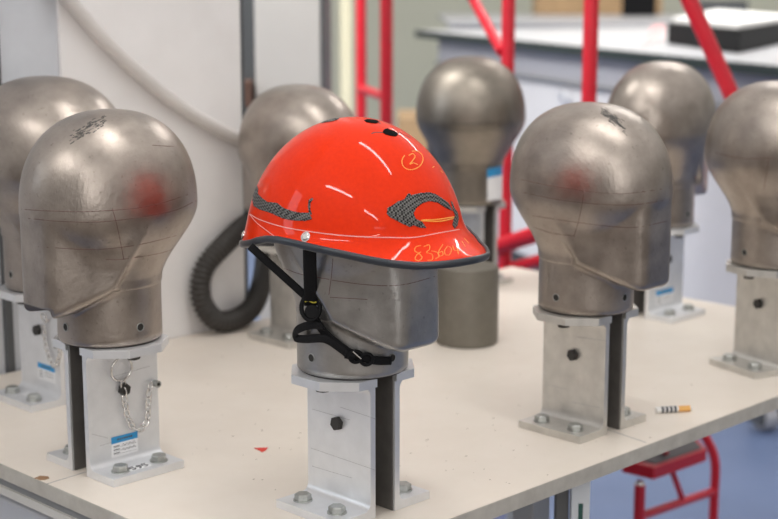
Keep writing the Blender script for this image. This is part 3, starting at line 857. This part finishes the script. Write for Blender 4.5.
p0, p1 = gp(656, 413.2, TZ), gp(691, 411.2, TZ); d = (p1 - p0).normalized(); L_ = (p1 - p0).length
t = thing('paper_tube', 'short white and orange paper tube with dark print lying near right table edge', 'tube', (p0.x, p0.y, TZ + .0042), math.atan2(d.y, d.x))
b = bmesh.new(); cyl(b, (0, 0, 0), (L_ * .62, 0, 0), .0042, 20); sl = obj('white_sleeve', b, PAPER, t, smooth=30)
b = bmesh.new(); cyl(b, (L_ * .62, 0, 0), (L_ * .96, 0, 0), .0040, 20); obj('orange_end', b, ORANGE, t, smooth=30)
b = bmesh.new(); cyl(b, (L_ * .96, 0, 0), (L_, 0, 0), .0036, 20); obj('tip', b, PAPER, t, smooth=30)
for k in range(4):
    b = bmesh.new(); x = L_ * (.13 + .12 * k); cyl(b, (x, 0, 0), (x + L_ * .075, 0, 0), .00428, 20); obj('print', b, INK, sl, smooth=30)

q = [gp(x, y, TZ + .0006) for x, y in ((254, 448), (268, 447.5), (266, 450), (262, 452), (260, 450.5))]
b = bmesh.new(); c_ = sum(q, Vector()) / len(q); prism(b, [(v.x - c_.x, v.y - c_.y) for v in q], .0002, .0008)
tag(obj('plastic_scrap', b, REDB, loc=(c_.x, c_.y, TZ)), 'tiny red plastic scrap lying left of the helmet bracket', 'scrap')
q = [gp(x, y, TZ) for x, y in ((34, 478.5), (40, 476), (48, 476.5), (49.5, 478.5), (45, 480), (40, 480.2), (37, 479))]
b = bmesh.new(); c_ = sum(q, Vector()) / len(q); prism(b, [(v.x - c_.x, v.y - c_.y) for v in q], .0001, .0004)
tab_st = obj('stain', b, STAIN, tab, loc=tab.matrix_world.inverted() @ Vector((c_.x, c_.y, TZ)), rot=(0, 0, -A45), label='brown chipped stain on the laminate')
# small dirt specks
bm = bmesh.new(); Tm = tab.matrix_world.inverted()
for k in range(150):
    x, y = random.uniform(190, 700), random.uniform(340, 500); p = gp(x, y, TZ)
    l = Tm @ p
    if abs(l.x) > hu - .01 or abs(l.y) > hv - .01: continue
    r = random.uniform(.0005, .0016); a0 = random.random() * 6
    vs = [bm.verts.new((l.x + r * random.uniform(.6, 1.9) * math.cos(a0 + a), l.y + r * random.uniform(.5, 1.1) * math.sin(a0 + a), TZ + .0002)) for a in [2 * pi * i / 6 for i in range(6)]]
    bm.faces.new(vs)
o = obj('dirt_specks', bm, mat('speck', (.30, .25, .18), .8), tab, label='tiny brown specks'); o['kind'] = 'stuff'

# hoses
def wallp(x, y, off):   # point in front of the white board
    d = ray(x, y); n = RA.to_3x3() @ Vector((0, 1, 0)); k = ((V0 - off) - CAM.dot(n)) / d.dot(n); return CAM + d * k
pts = [wallp(x, y, o_) for x, y, o_ in ((292, 200, -.12), (270, 208, -.06), (249, 222, .0), (224, 245, .02), (204, 270, .02), (202, 300, .024), (216, 320, .03), (236, 322, .03), (253, 306, .012), (262, 281, -.02), (266, 250, -.05), (270, 215, -.08), (274, 180, -.10))]
for p_ in pts: p_.z = max(p_.z, TZ + .0185)
path = smooth_path(pts, 26); tot = sum((a - c).length for a, c in zip(path, path[1:]))
# resample evenly for corrugation
res, acc, i = [path[0]], 0, 0; step = .0016; want = step
for a, c in zip(path, path[1:]):
    l = (c - a).length
    while acc + l >= want: res.append(a.lerp(c, (want - acc) / l)); want += step
    acc += l
N_ = len(res)
bm = bmesh.new(); sweep(bm, res, lambda f: .0158 + .0020 * math.sin(f * (N_ - 1) * 2 * pi / 5.0), 18)
hs = obj('corrugated_hose', bm, HOSE, smooth='all')
tag(hs, 'black corrugated hose looping down to the table beside the white board', 'hose')
pts = [wallp(x, y, .012) for x, y in ((50, -22), (72, 4), (100, 36), (135, 70), (175, 103), (212, 126), (246, 142), (275, 150))]
bm = bmesh.new(); sweep(bm, smooth_path(pts, 14), .0112, 18)
tag(obj('plastic_tube', bm, TUBEM, smooth='all'), 'pale translucent tube curving down across the white board', 'tube')

# ------------------------------------------------------------------ background laboratory bench
ZBN = TZ + CH - .26
F0, F1 = gp(416, 30, ZBN), gp(778, 66, ZBN)
fd = (F1 - F0).normalized(); nd = Vector((-fd.y, fd.x, 0))
if nd.y < 0: nd = -nd
ang = math.atan2(fd.y, fd.x)
bn = thing('laboratory_bench', 'long white-topped laboratory bench with dark edge in the background', 'bench', (F0.x, F0.y, 0), ang)
Lb = (F1 - F0).length + .9; Db = 2.2
b = bmesh.new(); box(b, 0, Lb, .004, Db, ZBN - .02, ZBN); obj('worktop', b, BENCHT, bn)
b = bmesh.new(); box(b, -.002, Lb, -.002, .0035, ZBN - .032, ZBN - .0005); box(b, -.008, -.0022, -.002, Db, ZBN - .032, ZBN - .0005); obj('edge_strip', b, BENCHE, bn)
b = bmesh.new(); box(b, .14, Lb - .02, .05, Db - .05, ZBN - .135, ZBN - .0201); obj('apron', b, APRON, bn)
b = bmesh.new(); box(b, .14, Lb - .02, .06, Db - .06, .08, ZBN - .145); obj('cabinet_body', b, BENCHB, bn)
b = bmesh.new(); box(b, .13, Lb - .02, .035, .0495, ZBN - .144, ZBN - .134); obj('drawer_gap', b, RAIL, bn)
b = bmesh.new(); box(b, .2, Lb - .1, .1, Db - .1, 0, .0799); obj('plinth', b, DARK, bn)
def bench_handle(px, py):
    c = dp(px, py, 3.75); l = bn.matrix_world.inverted() @ c if False else None
bpy.context.view_layer.update()
BMi = bn.matrix_world.inverted()
def benchl(x, y):   # on the front face of the bench body
    o_ = BMi @ CAM; d = BMi.to_3x3() @ ray(x, y); k = (.06 - o_.y) / d.y; return o_ + d * k
c = benchl(571, 100); bm = bmesh.new()
sweep(bm, smooth_path([c + Vector((-.03, 0, -.03)), c + Vector((-.025, -.03, .01)), c + Vector((0, -.035, .03)), c + Vector((.025, -.03, .01)), c + Vector((.03, 0, -.03))], 6), .007, 8)
obj('drawer_handle', bm, ALU, bn, smooth='all')
t = thing('laboratory_bench', 'far white bench top behind the long dark-edged bench', 'bench', (0, 0, 0))
b = bmesh.new(); box(b, .30, 4.2, 7.75, 9.3, ZBN - .02, ZBN); obj('worktop', b, BENCHT, t)
b = bmesh.new(); box(b, .36, 4.1, 7.8, 9.25, .08, ZBN - .0201); obj('cabinet_body', b, BENCHB, t)
b = bmesh.new(); box(b, .4, 4.0, 7.9, 9.2, 0, .0799); obj('plinth', b, DARK, t)
# device with papers on the bench
def onbench(x, y, z=0): return gp(x, y, ZBN + z)
c0 = [onbench(667, 44), onbench(738, 54), onbench(800, 40), onbench(716, 30)]
cc = sum(c0, Vector()) / 4
b = bmesh.new(); prism(b, [(v.x - cc.x, v.y - cc.y) for v in c0], .0, .075)
tag(obj('equipment_case', b, BLACKP, loc=(cc.x, cc.y, ZBN + .0005), bevel=.006), 'flat black case lying on the background bench top', 'case')
b = bmesh.new(); prism(b, [((v.x - cc.x) * .93, (v.y - cc.y) * .93) for v in c0], .0, .016)
tag(obj('paper_stack', b, PAPER, loc=(cc.x, cc.y, ZBN + .0762)), 'stack of white papers on top of the flat black case', 'papers')
# things at the rear of the bench
def bench_box(name, x0, x1, yb, h, m, label, cat, dpt=.25):
    a, c = onbench(x0, yb), onbench(x1, yb)
    bb = bmesh.new(); box(bb, -(c.x - a.x) / 2, (c.x - a.x) / 2, 0, dpt, 0, h)
    return tag(obj(name, bb, m, loc=((a.x + c.x) / 2, a.y, ZBN + .0005), bevel=.004), label, cat)
bench_box('wooden_box', 536, 662, 14.2, .30, WOOD, 'pale wooden box standing at the back of the bench', 'box')
bench_box('black_speaker', 622, 656, 16.0, .13, BLACKP, 'small black box in front of the pale wooden box', 'box', .02)
bench_box('dark_monitor_foot', 694, 748, 16.5, .09, DARK, 'dark object at the back of the bench right of the wooden box', 'object', .12)
b = bmesh.new(); q = [onbench(x, y) for x, y in ((652, 26), (665, 25), (662, 41), (640, 47), (648, 38))]; c_ = sum(q, Vector()) / 5
prism(b, [(v.x - c_.x, v.y - c_.y) for v in q], .0005, .002)
tag(obj('printed_leaflet', b, mat('leaflet', (.80, .62, .62), .6, color2=(.75, .15, .15), nscale=25), loc=(c_.x, c_.y, ZBN)), 'small red and white leaflet left of the black case', 'leaflet')
# low orange-brown cupboard behind, left of the bench
q0, q1 = dp(398, 118, 6.5), dp(437, 118, 6.5)
b = bmesh.new(); box(b, -(q1.x - q0.x) / 2, (q1.x - q0.x) / 2, 0, .4, 0, q0.z)
tag(obj('wooden_cupboard', b, WOOD, loc=((q0.x + q1.x) / 2, 6.5, 0), bevel=.004), 'low orange-brown wooden cupboard left of the white bench', 'cupboard')

# ------------------------------------------------------------------ red tube ladders
def tube(parent, name, p, q, r, m=REDP):
    bb = bmesh.new(); cyl(bb, p, q, r, 18); return obj(name, bb, m, parent, smooth=40)
def bent(parent, name, pts, r, m=REDP):
    bb = bmesh.new(); sweep(bb, smooth_path(pts, 8), r, 14); return obj(name, bb, m, parent, smooth='all')
YL = 3.20
t = thing('platform_ladder', 'tall red tubular platform ladder behind the right headforms', 'ladder')
x1_, x2_ = dp(506.5, 150, YL).x, dp(590, 60, YL - .25).x
tube(t, 'upright', (x1_, YL, 0), (x1_, YL, 1.75), .0142); tube(t, 'upright', (x2_, YL - .25, 0), (x2_, YL - .25, 1.75), .0150)
a, c = dp(466, -14, YL + .25), dp(502, 52, YL); tube(t, 'brace', a, c, .0115)
a, c = dp(684, -12, YL - .3), dp(748, 132, YL - .3); tube(t, 'handrail', a, c, .0160)
bent(t, 'handrail', [a_ for a_ in (c, dp(775, 180, YL - .3), dp(800, 230, YL - .3), Vector((dp(802, 300, YL - .3).x, YL - .3, 0)))], .0155)
a, c = dp(500, 246, YL), dp(572, 222, YL - .25); tube(t, 'rung', a, c, .018)
a, c = dp(512, 268, YL), dp(572, 252, YL - .25); tube(t, 'rung', a, c, .014)
t = thing('red_frame_rack', 'pair of slim red posts behind the helmet in front of the pale wall', 'rack')
YR = 4.2; xa, xb = dp(361.2, 60, YR).x, dp(386.5, 60, YR - .3).x
tube(t, 'post', (xa, YR, 0), (xa, YR, 1.95), .0145); tube(t, 'post', (xb, YR - .3, 0), (xb, YR - .3, 1.95), .0165)
for z in (.25, .55, .85): tube(t, 'rung', (xa, YR, z), (xb, YR - .3, z), .012)
# step stool, lower right
t = thing('step_stool', 'red tubular step stool on the blue floor below the right table edge', 'stool')
Yf, Yb = 2.52, 2.78
bent(t, 'frame', [dp(696, 425, Yb), dp(707, 440, Yb), dp(715, 462, Yb), dp(714, 500, Yb), Vector((dp(713, 519, Yb).x, Yb, .0))], .0092)
pf = dp(640, 484, Yf); tube(t, 'front_leg', (pf.x, pf.y, 0), pf, .0100)
b = bmesh.new(); cyl(b, pf, pf + Vector((0, 0, .006)), .0095, 18, .007); obj('end_cap', b, CHROME, t, smooth=30)
tube(t, 'cross_rail', dp(714, 491, Yb), dp(638, 517, Yf), .0082)
tube(t, 'brace', dp(663, 446, Yf + .03), dp(683, 501, Yf + .15), .0058)
zt_ = dp(654, 466, 2.50).z
q = [gp(x, y, zt_) for x, y in ((622, 460), (654, 467.5), (707, 449), (690, 430), (660, 430))]; c_ = sum(q, Vector()) / 5
b = bmesh.new(); prism(b, [(v.x, v.y) for v in q], zt_ - .023, zt_); obj('tread', b, REDP, t, bevel=.002)
b = bmesh.new(); prism(b, [(c_.x + (v.x - c_.x) * .86, c_.y + (v.y - c_.y) * .86) for v in q], zt_ + .0001, zt_ + .0018); obj('tread_mat', b, mat('tread_grey', (.14, .13, .13), .8), t, label='grey anti-slip mat')
# castor on the floor at the far right
q = gp(765, 418, .03)
t = thing('castor_wheel', 'grey castor wheel with dark fork on the blue floor at the right', 'castor', (q.x, q.y, 0), .4)
b = bmesh.new(); cyl(b, (-.02, 0, .035), (.02, 0, .035), .035, 28); obj('wheel', b, mat('castor_grey', (.45, .45, .47), .5), t, smooth=30, bevel=.003)
b = bmesh.new(); box(b, -.035, -.023, -.03, .03, .02, .10); box(b, .023, .035, -.03, .03, .02, .10); box(b, -.035, .035, -.03, .03, .1001, .112); obj('fork', b, DARK, t)

# ------------------------------------------------------------------ ceiling tubes (seen only as reflections and light)
TL = mat('tube_glow', (1, 1, 1), .5, emit=(1, .98, .95), estr=30.0)
def tubelight(x, y, yaw, label, L=1.4, z=2.72):
    t = thing('fluorescent_light', label, 'ceiling light', (x, y, z), yaw)
    bb = bmesh.new(); box(bb, -L / 2, L / 2, -.06, .06, .03, .08); obj('housing', bb, mat('housing', (.7, .7, .7), .4), t)
    bb = bmesh.new(); cyl(bb, (-L / 2 + .03, 0, -.008), (L / 2 - .03, 0, -.008), .034, 14); obj('tube', bb, TL, t, smooth=30)
for (x, y, lb_) in ((.33, 1.37, 'fluorescent light right above the orange helmet'), (-1.33, .02, 'fluorescent light behind the camera on its left side'), (-2.98, 2.2, 'fluorescent light far left of the table'), (1.3, 4.5, 'fluorescent light above the background bench'), (.1, -1.9, 'fluorescent light far behind the camera')):
    tubelight(x, y, -A45, lb_)
